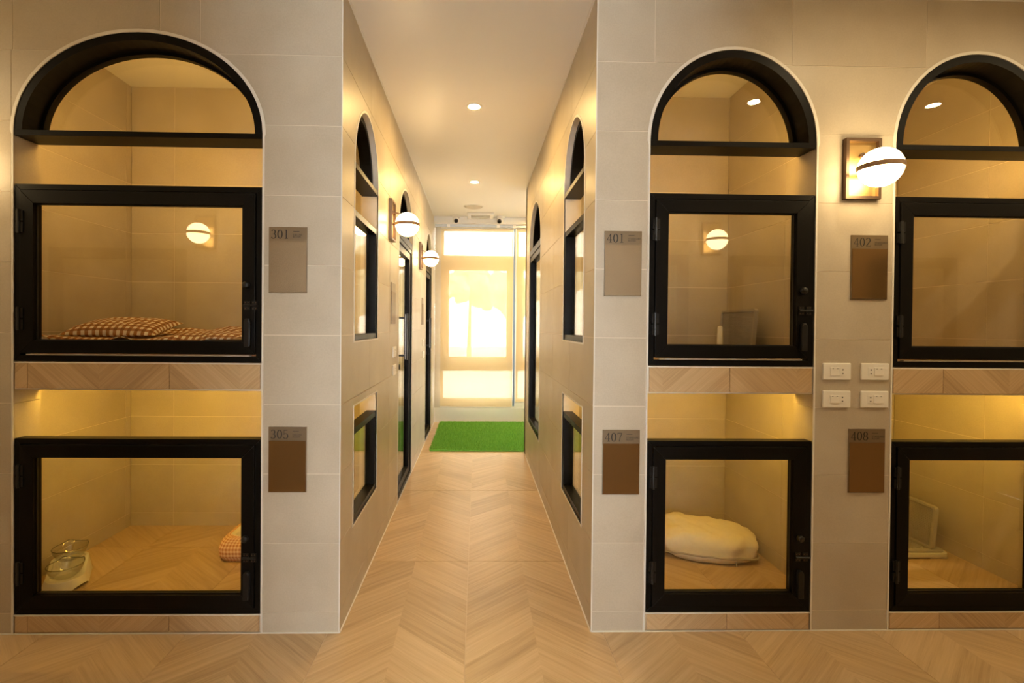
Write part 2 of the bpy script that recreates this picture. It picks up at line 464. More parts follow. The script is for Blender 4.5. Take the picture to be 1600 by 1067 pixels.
# tiled reveals of the niches
for par, u in ((wl, U301), (wr, U401), (wr, U402)):
    zz = [0.0] + [r for r in ROWS if r < 2.13] + [2.13]
    for i in range(len(zz) - 1):
        reveal(par, [(u[0] - .006, u[0], 0.002, WT, zz[i] + .0014, zz[i+1] - .0014), (u[1], u[1] + .006, 0.002, WT, zz[i] + .0014, zz[i+1] - .0014)])

# corridor walls -------------------------------------------------------------
PL = lambda u, v, n: (XL + n, u, v)
PR = lambda u, v, n: (XR - n, u, v)
SIDE_Y = (0.225, 0.770)
S_LOW = (0.378, 0.945)
S_UP = (1.260, 2.115, 2.440)
D1 = (1.555, 2.305); D2 = (3.470, 4.160)
TALL = (1.860, 2.690)
JC = [0.57 + 0.6 * i for i in range(8)]
hl = [rect(*SIDE_Y, *S_LOW), arch(*SIDE_Y, *S_UP), arch(D1[0], D1[1], -0.01, 2.06, 2.43), arch(D2[0], D2[1], -0.01, 2.06, 2.43)]
hr = [rect(*SIDE_Y, *S_LOW), arch(*SIDE_Y, *S_UP), arch(TALL[0], TALL[1], 0.40, 2.06, 2.435)]
wcl = panel('wall_corridor_left', PL, (0.0, YB, 0, H), hl, ROWS, JC, CT, core=(WT, YB, 0, H), label='beige tiled corridor wall with two arched glass doors')
wcr = panel('wall_corridor_right', PR, (0.0, 3.08, 0, H), hr, ROWS, JC, CT, core=(WT, 3.08, 0, H), label='beige tiled corridor wall with the tall narrow arched window')
# side passage beyond the right corridor wall
tag(MB().box(XR, 2.5, 2.98, 3.08, 0, H).build('wall_passage', M_PLASTER), 'plain wall of the side passage behind the right corridor wall', 'wall', kind='structure')
tag(MB().box(2.5, 2.6, 2.98, YB + .1, 0, H).build('wall_passage_end', M_PLASTER), 'plain wall closing the side passage', 'wall', kind='structure')

# cabin interiors ------------------------------------------------------------
def cabin(xa, xb, u, nm, back_j, side_j, vis):
    PB = lambda U, V, n: (U, CAB_Y - n, V)
    rows = ROWS_LOW + [1.047] + [r for r in ROWS if r > 1.2]
    panel('wall_back_' + nm, PB, (xa, xb, 0.0, H), [], rows, back_j, 0.06, 'tiled back wall inside the cabins of rooms ' + vis)
    sides = []
    if nm == 'left': sides = [(xa, 1)]
    else: sides = [(xb, -1)]
    for x, s in sides:
        PS = (lambda U, V, n, x=x, s=s: (x + s * n, U, V))
        panel('wall_side_' + nm, PS, (WT, CAB_Y, 0.0, H), [], rows, side_j, 0.05, 'tiled side wall inside the cabins of rooms ' + vis)
    # raised floors
    for tagname, zb, zt, lab in (('low', 0.0, 0.082, 'raised wood-look floor of the lower cabin of rooms '), ('up', 1.047, 1.168, 'wood-look slab between the upper and lower cabins of rooms ')):
        b = MB().box(xa + .001, xb - .001, WT, CAB_Y, zb + .001, zt - .0015)
        b.box(u[0], u[1], 0.006, WT, zb + .001, zt - .0015)
        o = b.build('floor_' + ('lower_' if tagname == 'low' else 'upper_') + nm, M_FGROUT if tagname == 'low' else M_PLASTER)
        tag(o, lab + vis, 'floor', kind='structure')
        floor_area(xa, xb, WT, CAB_Y, o, zt)
        floor_area(u[0], u[1], 0.006, WT, o, zt)
        # wood-print tiles on the front edge
        js = {'left': [-1.876, -1.279], 'middle': [1.149], 'right': [2.107]}[nm]
        org = js[0]
        if nm == 'right': org = 2.107
        us = [u[0] + .006] + js + [u[1] - .006]
        for k in range(len(us) - 1):
            a, bb = us[k] + GAP / 2, us[k+1] - GAP / 2
            base = org + 0.597 * math.floor((us[k] + us[k+1]) / 2 / 0.597 - org / 0.597)
            MB().box(a, bb, -0.0005, 0.0058, zb + .008, zt - .006).build('tile', M_STRIP, o, loc=(base, 0, zb))
        tr = MB().box(u[0], u[1], 0.0008, 0.006, zt - .0058, zt - .0005)
        tr.build('edge_strip', M_TRIM, o)
cabin(-2.10, XL - CT, U301, 'left', [-1.838 + .6 * i for i in range(4)], [0.305, 0.905], '301 and 305')
cabin(XR + CT, 1.62, U401, 'middle', [1.02], [0.37], '401 and 407')
cabin(1.72, 2.71, U402, 'right', [2.0, 2.6], [0.39], '402 and 408')
# solid fill between the cabins and the left wall of room 402
tag(MB().box(1.672, 1.72, WT, 1.01, 0, H).build('wall_partition', M_PLASTER), 'partition between the cabins of rooms 401 and 402', 'wall', kind='structure')

# building shell ---------------------------------------------------------------
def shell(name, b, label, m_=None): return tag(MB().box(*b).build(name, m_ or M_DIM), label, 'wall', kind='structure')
shell('wall_hall_left', (X0 - .1, X0, OPP - .1, YB + .1, 0, H), 'plain wall closing the hallway beyond room 301', M_PLASTER)
shell('wall_hall_right', (X1, X1 + .1, OPP - .1, YB + .1, 0, H), 'plain wall closing the hallway beyond room 402', M_PLASTER)
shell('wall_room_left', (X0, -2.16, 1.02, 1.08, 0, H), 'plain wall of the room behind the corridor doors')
shell('wall_room_right', (2.77, X1, 1.02, 1.08, 0, H), 'plain wall of the room behind the tall arched window')
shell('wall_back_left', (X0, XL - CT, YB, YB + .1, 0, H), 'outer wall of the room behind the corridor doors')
shell('wall_back_right', (2.6, X1, 2.98, 3.08, 0, H), 'outer wall of the room behind the tall arched window')
# opposite side of the hallway, seen only as reflections
PO = lambda u, v, n: (u, OPP + n, v)
for nm, a, b in (('left', X0, -0.62), ('right', 0.62, X1)):
    panel('wall_opposite_' + nm, PO, (a, b, 0, H), [], ROWS, [-3.15 + .6 * i for i in range(13)], 0.12, 'beige tiled wall facing the rooms across the hallway, ' + ('opposite room 301' if nm == 'left' else 'opposite rooms 401 and 402'))
for nm, x, s in (('left', -0.62, -1), ('right', 0.62, 1)):
    a, b = sorted((x, x + s * .1))
    shell('wall_rear_corridor_' + nm, (a, b, END_Y, OPP - .12, 0, H), 'wall of the corridor facing the ' + ('left' if s < 0 else 'right') + ' tiled pillar', M_PLASTER)
shell('wall_rear', (-0.72, 0.72, END_Y - .1, END_Y, 0, 0.25), 'low wall under the window at the far end of the opposite corridor', M_PLASTER)
shell('wall_rear_lintel', (-0.72, 0.72, END_Y - .1, END_Y, 2.6, H), 'lintel over the window at the far end of the opposite corridor', M_PLASTER)
w = thing('window_1', (0, END_Y - .05, 0.25), label='clear window at the end of the opposite corridor lighting the tiled pillars', cat='window', kind='structure')
o = MB()
for x in (-.60, 0, .60): o.box(x - .02, x + .02, -.03, .03, 0, 2.35)
for z in (.02, 1.0, 2.33): o.box(-.62, .62, -.03, .03, z - .02, z + .02)
o.build('frame', M_BLACK, w)
for a, b in ((-.58, -.02), (.02, .58)):
    for c_, d in ((.04, .98), (1.02, 2.31)): MB().box(a, b, -.003, .003, c_, d).build('pane', M_WGLASS, w)

# ------------------------------------------------------------------ edge trims
tn = [0]
def trim(mb, label, m_=None):
    tn[0] += 1
    return tag(mb.build('trim_%d' % tn[0], m_ or M_TRIM), label, 'trim', kind='structure')
for u, vis in ((U301, '301'), (U401, '401'), (U402, '402')):
    o_ = arch(u[0], u[1], 0, SPRING, u[2], grow=0.013)[1:] + [(u[0] - .013, 0)]
    i_ = arch(u[0], u[1], 0, SPRING, u[2], grow=0.0)[1:] + [(u[0], 0)]
    # thicker over the arch, slim along the jambs
    oo = []
    for (a, b), (c_, d) in zip(o_, i_):
        oo.append((a, b) if b > SPRING - .05 else (c_ + (a - c_) * .55, b))
    oo.insert(1, (i_[1][0] + .0072, SPRING - .02)); ii = list(i_); ii.insert(1, (i_[1][0], SPRING - .02))
    oo.insert(-1, (i_[-1][0] - .0072, SPRING - .02)); ii.insert(-1, (i_[-1][0], SPRING - .02))
    trim(MB().ring(oo, ii, PF, -0.004, 0.0025, closed=False), 'pale edge strip around the arched niche of room ' + vis)
for P, hs, lab in ((PL, hl, 'left'), (PR, hr, 'right')):
    for hh, what in zip(hs, ('lower window', 'arched window', 'first arched opening beyond', 'second arched opening beyond')):
        k = len(hh); cu = sum(p[0] for p in hh) / k
        zc = sum(p[1] for p in hh) / k
        g = [(p[0] + (0.008 if p[0] > cu else -0.008), p[1] + (0.008 if p[1] > zc else -0.008)) for p in hh]
        if len(hh) > 6:
            g = []
            us = [p[0] for p in hh]; a = (max(us) - min(us)) / 2; c_ = (max(us) + min(us)) / 2; vs_ = hh[2][1]; b = max(p[1] for p in hh) - vs_
            for p in hh:
                if p[1] >= vs_ - 1e-6: g.append((c_ + (p[0] - c_) * (a + .012) / a, vs_ + (p[1] - vs_) * (b + .012) / b))
                else: g.append((p[0] + math.copysign(.012, p[0] - c_), p[1] - .008))
        trim(MB().ring(g, hh, P, -0.006, 0.002), 'slim pale strip around the %s in the %s corridor wall' % (what, lab))
trim(MB().box(XL, XL + .007, 0, 4.45, H - .007, H), 'white bead between the left corridor wall and ceiling', M_PAINT)
trim(MB().box(XR - .007, XR, 0, 3.08, H - .007, H), 'white bead between the right corridor wall and ceiling', M_PAINT)
trim(MB().box(XL, XL + .005, 0, D1[0] - .02, 0, .004).box(XL, XL + .005, D1[1] + .02, D2[0] - .02, 0, .004).box(XL, XL + .005, D2[1] + .02, YB, 0, .004), 'pale joint along the foot of the left corridor wall')
trim(MB().box(XR - .005, XR, 0, 3.08, 0, .004), 'pale joint along the foot of the right corridor wall')
trim(MB().box(X0, XL, -.004, 0, 0, .004), 'pale joint along the foot of the wall with the wide arched niche')
trim(MB().box(XR, X1, -.004, 0, 0, .004), 'pale joint along the foot of the wall with two narrow arched niches')
trim(MB().box(XL - .003, XL + .0015, -.003, .0, 0, H), 'pale corner strip of the pillar beside room 301')
trim(MB().box(XR - .0015, XR + .003, -.003, .0, 0, H), 'pale corner strip of the pillar beside room 401')

# ------------------------------------------------------------------ cabin doors and arched windows (front)
dn = [0]; wn_ = [1]
def mitred(mb, w, h, z0_, fw_, y0, y1, gap=0.0005, x_=0.0):
    g = gap
    O = rect(x_, x_ + w, z0_, z0_ + h); I = rect(x_ + fw_, x_ + w - fw_, z0_ + fw_, z0_ + h - fw_)
    for i in range(4):
        j = (i + 1) % 4
        d = Vector((O[j][0] - O[i][0], O[j][1] - O[i][1])).normalized() * g
        mb.prism([(O[i][0] + d.x, O[i][1] + d.y), (O[j][0] - d.x, O[j][1] - d.y), (I[j][0] - d.x, I[j][1] - d.y), (I[i][0] + d.x, I[i][1] + d.y)], PXZ, y0, y1)
    return mb
def cabin_door(w, h, loc, label, rotz=0.0, strip=False, hardware=True):
    dn[0] += 1
    t = thing('door_%d' % dn[0], loc, rotz, label=label, cat='door', kind='structure')
    of = 0.024; sw = 0.055
    mitred(MB(), w, h, 0, of, 0.002, 0.050).build('outer_frame', M_BLACK, t, bevel=0.0012)
    lo = of + (0.010 if strip else 0.003)
    s = mitred(MB(), w - 2 * of - .006, h - of - .003 - lo, lo, sw, -0.004, 0.040, x_=of + .003).build('sash', M_BLACK, t, bevel=0.0012)
    MB().box(of + sw - .003, w - of - sw + .003, 0.020, 0.026, lo + sw - .006, h - of - sw + .003).build('glass_pane', M_GLASS, t)
    gk = MB(); mitred(gk, w - 2 * of - 2 * sw - .006, h - of - .003 - lo - 2 * sw, lo + sw, 0.004, 0.012, 0.0198, x_=of + sw + .003)
    gk.build('glazing_bead', M_BLACK2, t)
    if strip:
        MB().box(0.05, w - 0.05, 0.0, 0.02, of + .0015, of + .0065).build('threshold_strip', M_ALU, t, label='pale metal sill line')
    if hardware:
        for z in (0.13, h - 0.21):
            hb = MB().tube((of + .001, -0.009, z), (of + .001, -0.009, z + .10), 0.0062, 12)
            hb.box(of - .012, of + .018, -0.0075, 0.0015, z + .004, z + .046).box(of - .012, of + .018, -0.0075, 0.0015, z + .054, z + .096)
            hb.build('hinge', M_BLACK2, t)
        xs = w - of - .028
        kn = MB().lathe([(0, -.030), (.011, -.030), (.014, -.026), (.014, -.012), (.008, -.010), (.008, -.003), (0, -.003)], (xs - .006, 0, h * .44), 20, 'y')
        kn.build('lock_knob', M_BLACK2, t, smooth=True)
        bl = MB().box(xs - .020, xs + .004, -.0075, -.0035, h * .30, h * .35).box(xs + .014, xs + .036, -.0075, -.0015, h * .30, h * .35)
        bl.tube((xs - .02, -.012, h * .325), (xs + .04, -.012, h * .325), .0045, 10)
        b = bl.build('barrel_bolt', M_BLACK2, t)
        for dx in (-.014, -.002, .019, .031):
            for dz in (.008, -.008): MB().lathe([(0, -.0088), (.002, -.0084), (.0024, -.0072)], (xs + dx, 0, h * .325 + dz * 1.6), 8, 'y').build('screw', M_BRONZE, b)
        pl = MB().prism([(xs - .014, h * .09), (xs + .012, h * .09), (xs + .012, h * .235), (xs + .006, h * .25), (xs - .008, h * .25), (xs - .014, h * .235)], PXZ, -.022, -.004)
        pl.build('pull_handle', M_BLACK2, t, bevel=.003)
    return t
def arch_window(u, label):
    wn_[0] += 1
    t = thing('window_%d' % wn_[0], (u[0], 0, 2.13), label=label, cat='window', kind='structure')
    w = u[1] - u[0]; n = 40; a = w / 2; b = u[2] - SPRING; zs = SPRING - 2.13
    def el(inset, i=None): return [(a + (a - inset) * math.cos(PI * k / n), zs + (b - inset) * math.sin(PI * k / n)) for k in range(n + 1)]
    f = MB(); f.ring(el(0.001), el(0.034), PXZ, 0.001, 0.118, closed=False)
    f.build('arch_frame', M_BLACK, t)
    f = MB(); f.ring(el(0.0335), el(0.048), PXZ, 0.086, 0.116, closed=False)
    f.build('glazing_ring', M_BLACK, t)
    MB().box(0.001, w - .001, 0.0, 0.118, 0, zs + .001).build('shelf_bar', M_BLACK, t, bevel=.001)
    MB().prism(el(0.040), PXZ, 0.098, 0.103).build('glass_pane', M_GLASS, t)
    return t
UPW = {'301': 'the gingham pillow', '401': 'the white post and grey screen', '402': 'bare tiles only, beside the globe lamp'}
LOW = {'305': 'the two glass bowls', '407': 'the cream cushion', '408': 'the mesh screened tray alone'}
for u, up_, lo_ in ((U301, '301', '305'), (U401, '401', '407'), (U402, '402', '408')):
    w = u[1] - u[0]
    arch_window(u, 'black framed arched window above the cabin holding ' + UPW[up_])
    cabin_door(w - .004, 0.753, (u[0] + .002, 0, 1.171), 'black framed upper glass cabin door in front of ' + UPW[up_], strip=True)
    cabin_door(w - .004, 0.756, (u[0] + .002, 0, 0.084), 'black framed floor level glass cabin door in front of ' + LOW[lo_])
    # amber strips that light the cabins
    for nm, z, mm in (('upper', 2.128, M_LED_U), ('lower', 1.036, M_LED_L)):
        t = thing('led_strip', (u[0], WT, z), label='amber light strip tucked inside the cabin holding ' + (UPW[up_] if nm == 'upper' else LOW[lo_]), cat='light strip')
        if nm == 'upper':
            MB().box(0.02, w - .02, 0.001, 0.004, 0.0110, 0.029).build('channel', M_ALU, t)
            MB().box(0.03, w - .03, 0.0042, 0.008, 0.0135, 0.0280).build('diffuser', mm, t)
        else:
            MB().box(0.02, w - .02, 0.001, 0.004, -0.0055, 0.0108).build('channel', M_ALU, t)
            MB().box(0.03, w - .03, 0.0042, 0.009, -0.0045, 0.0100).build('diffuser', mm, t)

# corridor side windows, doors ------------------------------------------------
def side_rect(t, w, z0_, h, fw_=0.030, rail=None):
    mitred(MB(), w, h, z0_, fw_, 0.004, 0.060).build('frame', M_BLACK, t, bevel=.001)
    MB().box(fw_ - .004, w - fw_ + .004, 0.034, 0.039, z0_ + fw_ - .004, z0_ + h - fw_ + .004).build('glass_pane', M_GLASS, t)
def side_arch(t, w, zs, zt, bar=0.025, fw_=0.03):
    n = 32; a = w / 2; b = zt - zs
    def el(ins): return [(a + (a - ins) * math.cos(PI * k / n), zs + (b - ins) * math.sin(PI * k / n)) for k in range(n + 1)]
    MB().ring(el(0.001), el(fw_), PXZ, 0.030, 0.095, closed=False).build('arch_frame', M_BLACK, t)
    MB().box(0.001, w - .001, 0.0, 0.095, zs - bar, zs + .0005).build('shelf_bar', M_BLACK, t, bevel=.001)
    MB().prism(el(fw_ - .006), PXZ, 0.070, 0.075).build('glass_pane', M_GLASS, t)
def place(side, y0, y1):
    return ((XL, y0, 0), PI / 2) if side == 'left' else ((XR, y1, 0), -PI / 2)
for side, room in (('left', '301'), ('right', '401')):
    w = SIDE_Y[1] - SIDE_Y[0]
    for kind_ in ('lower', 'upper'):
        wn_[0] += 1
        l, r = place(side, *SIDE_Y)
        t = thing('window_%d' % wn_[0], l, r, cat='window', kind='structure',
                  label=('low square black framed window in the %s corridor wall' if kind_ == 'lower' else 'black framed window under a small arch in the %s corridor wall') % side + ' beside room ' + room)
        if kind_ == 'lower': side_rect(t, w, S_LOW[0], 0.457)
        else:
            side_rect(t, w, S_UP[0], 0.632)
            side_arch(t, w, S_UP[1], S_UP[2])
wn_[0] += 1
l, r = place('right', *TALL)
t = thing('window_%d' % wn_[0], l, r, label='tall narrow black framed arched window in the right corridor wall', cat='window', kind='structure')
side_rect(t, TALL[1] - TALL[0], 0.40, 1.60, 0.05); side_arch(t, TALL[1] - TALL[0], 2.06, 2.435, 0.055)
for (a, b), lab in ((D1, 'arched glass door with a long pull handle, near the corridor entrance'), (D2, 'arched glass door with a long pull handle, beside the window wall')):
    dn[0] += 1
    l, r = place('left', a, b); w = b - a
    t = thing('door_%d' % dn[0], l, r, label='black framed ' + lab, cat='door', kind='structure')
    mitred(MB(), w, 2.0, 0.004, 0.032, 0.004, 0.085).build('outer_frame', M_BLACK, t, bevel=.001)
    mitred(MB(), w - .07, 1.93, 0.036, 0.055, 0.012, 0.060, x_=.035).build('door_leaf', M_BLACK, t, bevel=.001)
    MB().box(.086, w - .086, 0.034, 0.040, 0.087, 1.915).build('glass_pane', M_GLASS, t)
    side_arch(t, w, 2.06, 2.43, 0.055)
    MB().box(0, w, -0.004, 0.09, 0.0005, 0.0038).build('threshold', M_ALU, t)
    hd = MB().box(.050, .070, -.060, -.045, 1.075, 1.425).box(.053, .067, -.045, .0118, 1.10, 1.115).box(.053, .067, -.045, .0118, 1.385, 1.40)
    hd.build('pull_handle', M_BLACK2, t, bevel=.001)
    MB().box(.0498, .0702, -.0445, -.0425, 1.08, 1.42).build('handle_inlay', M_ALU, t)
    MB().lathe([(0, -.004), (.018, -.004), (.020, 0), (.020, .0115)], (.062, 0, 1.02), 18, 'y').build('lock', M_BLACK2, t)

# opposite doors and lamps, reflected in the glass
for x1, w, lab in ((-2.28, 1.04, 'reflected in the door of room 301'), (1.74, 0.735, 'reflected in the left part of the door of room 401'),
                   (2.83, 0.735, 'reflected in the right part of the door of room 401'), (3.95, 0.735, 'reflected in the door of room 402')):
    cabin_door(w, 0.753, (x1, OPP + .054, 1.171), 'black framed cabin door across the hallway, ' + lab, rotz=PI, hardware=False)

# ------------------------------------------------------------------ wall lamps
def sconce(loc, rotz, label):
    """origin: wall, foot of the plate"""
    t = thing('wall_lamp', loc, rotz, label=label, cat='lamp', group='globe wall lamps')
    p = MB().box(-.078, .078, -.004, 0.0, 0, .265)
    mitred(p, .156, .265, 0, .013, -.024, -.004, gap=0.0, x_=-.078)
    p.build('plate_rim', M_BRONZE, t)
    MB().box(-.065, .065, -.007, -.0041, .013, .252).build('brass_panel', M_BRASS, t, label='glowing brushed brass panel')
    cz = .108; cy = -.112; R = .080
    MB().lathe([(.0001, -R)] + [(R * math.cos(a), R * math.sin(a)) for a in [(-90 + 7.5 * k) * PI / 180 for k in range(1, 24)]] + [(.0001, R)], (0, cy, cz), 40).build('globe', M_GLOBE, t, smooth=True, label='lit opal glass globe')
    MB().lathe([(R - .003, -.0100), (R + .0030, -.0100), (R + .0030, .0100), (R - .003, .0100), (R - .003, -.0100)], (0, cy, cz), 48).build('band', M_BAND, t)
    arm = MB().tube((0, -.020, cz + .082), (0, -.078, cz + .066), .0048, 10)
    MB().tube((0, -.0072, cz), (0, cy + R + .002, cz), .006, 10).build('stem', M_BRONZE, t)
    arm.build('arm', M_BRONZE, t)
    MB().lathe([(0, -.020), (.012, -.020), (.012, -.007), (0, -.007)], (0, 0, cz + .082), 16, 'y').build('joint', M_BRONZE, t)
    return t
sconce((1.716, 0, 1.905), 0, 'globe lamp on the tiled pillar between rooms 401 and 402')
sconce((-2.175, 0, 1.905), 0, 'globe lamp on the tiled wall just beyond room 301')
sconce((XL, 1.185, 1.905), PI / 2, 'globe lamp in the corridor between the window and the first arched door')
sconce((XL, 2.86, 1.905), PI / 2, 'globe lamp in the corridor between the two arched doors')
sconce((-2.13, OPP, 1.93), PI, 'globe lamp across the hallway, reflected in the wide door with the gingham pillow')
sconce((1.935, OPP, 1.93), PI, 'globe lamp across the hallway, reflected in the door with the white post')

# ------------------------------------------------------------------ plaques with lettering
def arc(cx, cz, rx, rz, a0, a1, n=16): return [(cx + rx * math.cos(math.radians(a0 + (a1 - a0) * i / n)), cz + rz * math.sin(math.radians(a0 + (a1 - a0) * i / n))) for i in range(n + 1)]
DIG = {
 '0': [(arc(.30, .5, .24, .48, 90, 450, 32), None)],
 '1': [([(.30, .0), (.30, 1.0)], .12), ([(.30, .985), (.14, .93)], .035), ([(.12, .015), (.48, .015)], .03)],
 '3': [(arc(.27, .755, .20, .235, 150, -80, 18) + [(.22, .52)], None), (arc(.26, .27, .26, .26, 88, -150, 20), None), ([(.09, .85), (.13, .89)], .09), ([(.04, .17), (.08, .13)], .09)],
 '4': [([(.42, .0), (.42, 1.0)], .12), ([(.42, .99), (.02, .30)], .03), ([(.0, .285), (.60, .285)], .03), ([(.28, .015), (.56, .015)], .03)],
 '5': [([(.10, .97), (.50, .97)], .06), ([(.11, .98), (.11, .50)], .03), (arc(.27, .29, .26, .29, 140, -150, 22), None), ([(.04, .17), (.08, .13)], .09)],
 '7': [([(.04, .965), (.56, .965)], .07), ([(.055, .99), (.055, .80)], .03), ([(.55, .95), (.34, .50), (.25, .0)], .085)],
 '8': [(arc(.30, .745, .20, .235, 0, 360, 28), None), (arc(.30, .26, .25, .25, 0, 360, 28), None)],
 '2': [(arc(.28, .73, .23, .25, 160, -40, 18) + [(.05, .03)], None), ([(.04, .03), (.54, .03)], .06), ([(.54, .02), (.56, .16)], .03), ([(.08, .80), (.12, .84)], .09)],
}
def digits(txt, h, x, z, y):
    mb = MB(); cx = x
    for ch in txt:
        for path, wfix in DIG[ch]:
            L = []; Rr = []
            for i, p in enumerate(path):
                q0 = path[max(0, i - 1)]; q1 = path[min(len(path) - 1, i + 1)]
                if ch in '08' and len(path) > 20 and i in (0, len(path) - 1): q0 = path[-2]; q1 = path[1]
                d = Vector((q1[0] - q0[0], q1[1] - q0[1])).normalized()
                wd = max(wfix, .06) if wfix else .055 + .085 * abs(d.y) ** 1.6
                nn = Vector((-d.y, d.x)) * wd / 2
                L.append((cx + (p[0] + nn.x) * h, y, z + (p[1] + nn.y) * h)); Rr.append((cx + (p[0] - nn.x) * h, y, z + (p[1] - nn.y) * h))
            k = len(path)
            mb.add(L + Rr, [(i, i + 1, k + i + 1, k + i) for i in range(k - 1)])
        cx += h * (.72 if ch != '1' else .62)
    return mb
def text_mesh(txt, size, loc, parent, name='lettering'):
    cu = bpy.data.curves.new('t', 'FONT'); cu.body = txt; cu.size = size; cu.space_line = 0.82; cu.resolution_u = 2
    ob = bpy.data.objects.new('t', cu); COL.objects.link(ob)
    dg = bpy.context.evaluated_depsgraph_get()
    me = bpy.data.meshes.new_from_object(ob.evaluated_get(dg))
    bpy.data.objects.remove(ob)
    me.name = name
    for v in me.vertices: v.co = Vector((v.co.x, 0, v.co.y))
    me.materials.clear(); me.materials.append(M_INK)
    o = bpy.data.objects.new(name, me); COL.objects.link(o); o.parent = parent; o.location = loc
    return o
def plaque(x0, z1, num, words, finish, loc=None, rotz=0.0, label=None):
    w, h = .163, .283
    t = thing('room_plaque', loc if loc else (x0, 0, z1 - h), rotz, label=label, cat='sign', group='room number plaques')
    MB().box(0, w, -.0055, 0, 0, h).build('plate', M_PLQ, t, bevel=.0008)
    MB().box(.003, w - .003, -.0075, -.0056, .004, h - .060).build('insert', M_PLQ_B if finish == 'b' else M_PLQ_I, t)
    if num:
        digits(num, .037, .010, h - .050, -.0059).build('number', M_INK, t)
        MB().box(.104, .130, -.0060, -.0056, h - .0195, h - .0178).build('dash', M_INK, t)
        text_mesh(words.replace(' ', '\n'), .0108, (.103, -.0060, h - .0375), t)
    return t
plaque(-.858, 1.754, '301', 'DELUXE ROOM', 'b', label='brushed bronze plaque numbered 301 beside the wide door with the gingham pillow')
plaque(-.856, .895, '305', 'DELUXE ROOM', 'm', label='brown mirror plaque numbered 305 beside the wide door with the glass bowls')
plaque(.589, 1.755, '401', 'STANDARD ROOM', 'b', label='pale brushed plaque numbered 401 beside the door with the white post')
plaque(1.680, 1.751, '402', 'STANDARD ROOM', 'm', label='brown mirror plaque numbered 402 under the globe wall lamp')
plaque(.590, .888, '407', 'STANDARD ROOM', 'm', label='brown mirror plaque numbered 407 beside the door with the cream cushion')
plaque(1.681, .897, '408', 'STANDARD ROOM', 'm', label='brown mirror plaque numbered 408 below the four white switch plates')
plaque(0, 0, '', '', 'b', (XL, 1.21, 1.345), PI / 2, 'small plaque on the corridor wall beside the nearer arched door')
plaque(0, 0, '', '', 'b', (XL, 3.06, 1.345), PI / 2, 'small plaque on the corridor wall beside the farther arched door')

# ------------------------------------------------------------------ switch plates
def switch(loc, rotz, label, flip):
    t = thing('switch_plate', loc, rotz, label=label, cat='switch', group='white switch and socket plates')
    MB().box(0, .124, -.009, 0, 0, .074).build('plate', M_WHITE, t, bevel=.003)
    a = .030 if not flip else .056
    s = MB().box(a, a + .042, -.0125, -.0088, .019, .055).build('rocker', M_WHITE, t, bevel=.0015)
    MB().box(a + .008, a + .014, -.0129, -.0124, .049, .051).build('mark', M_HOLE, s)
    MB().box(a + .028, a + .034, -.0129, -.0124, .049, .051).build('mark', M_HOLE, s)
    b = a + .044 if not flip else a - .026
    k = MB().box(b, b + .024, -.0105, -.0088, .019, .055).build('socket', M_WHITE, t)
    MB().box(b + .0095, b + .0145, -.0109, -.0104, .042, .048).build('hole', M_HOLE, k)
    MB().prism([(b + .008, .031), (b + .012, .025), (b + .016, .031)], PXZ, -.0109, -.0104).build('hole', M_HOLE, k)
switch((1.560, 0, 1.113), 0, 'white switch plate, upper row, next to the niche with the cream cushion', False)
switch((1.730, 0, 1.113), 0, 'white switch plate, upper row, directly under the brown mirror plaque', True)
switch((1.560, 0, .991), 0, 'white switch plate, lower row, next to the niche with the cream cushion', False)
switch((1.730, 0, .991), 0, 'white switch plate, lower row, directly above the brown mirror plaque', True)
switch((XL, 1.29, 1.113), PI / 2, 'white corridor switch plate by the nearer arched door, upper one', False)
switch((XL, 1.29, .985), PI / 2, 'white corridor switch plate by the nearer arched door, lower one', False)
switch((XL, 3.16, 1.113), PI / 2, 'white corridor switch plate by the farther arched door, upper one', False)
switch((XL, 3.16, .985), PI / 2, 'white corridor switch plate by the farther arched door, lower one', False)

# ------------------------------------------------------------------ window wall, blinds
tag(MB().box(XL, 2.5, YB, YB + .12, 0, 0.20).build('wall_back', M_PLASTER), 'low cream wall under the window behind the grass mats', 'wall', kind='structure')
tag(MB().box(XL, 2.5, YB, YB + .12, 2.70, H).build('wall_back_lintel', M_PAINT), 'white lintel above the window', 'wall', kind='structure')
tag(MB().box(XL, -.465, YB, YB + .12, .20, 2.70).build('wall_back_pier', M_TILE), 'narrow wall strip between the left corridor wall and the window', 'wall', kind='structure')
tag(MB().box(XL, 2.5, 4.44, YB, 2.705, H).build('trim_soffit', M_PAINT), 'white boxed soffit above the roller blinds', 'trim', kind='structure')
wn_[0] += 1
t = thing('window_%d' % wn_[0], (-.465, YB + .05, .20), label='tall bright window behind the roller blinds at the corridor end', cat='window', kind='structure')
Wd = 2.5 + .465; Hh = 2.5
cols = [(0.0, 1.005), (1.045, 2.05), (2.09, Wd)]
fr = MB()
for a, b in ((-.0, .035), (.985, 1.07), (2.03, 2.11), (Wd - .03, Wd)): fr.box(a, b, -.04, .04, 0, Hh)
fr.build('mullion_frame', M_FRAMEW, t)
rl = MB()
for z_, hh in ((0.0, .135), (.515, .12), (1.985, .125), (Hh - .045, .045)): rl.box(0, Wd, -.035, .035, z_, z_ + hh)
rl.build('transom_frame', M_FRAMEW, t)
for a, b in ((.035, .985), (1.07, 2.03), (2.11, Wd - .03)):
    # the middle light sits in a heavier sash
    sf = MB(); mitred(sf, b - a, 1.35, .635, .075, -.03, .03, gap=0, x_=a)
    s = sf.build('sash', M_FRAMEW, t)
    for c_, d in ((.135, .515), (.71, 1.91), (2.11, Hh - .045)):
        MB().box(a + (.075 if c_ == .71 else 0), b - (.075 if c_ == .71 else 0), -.003, .003, c_, d).build('pane', M_WGLASS, t)
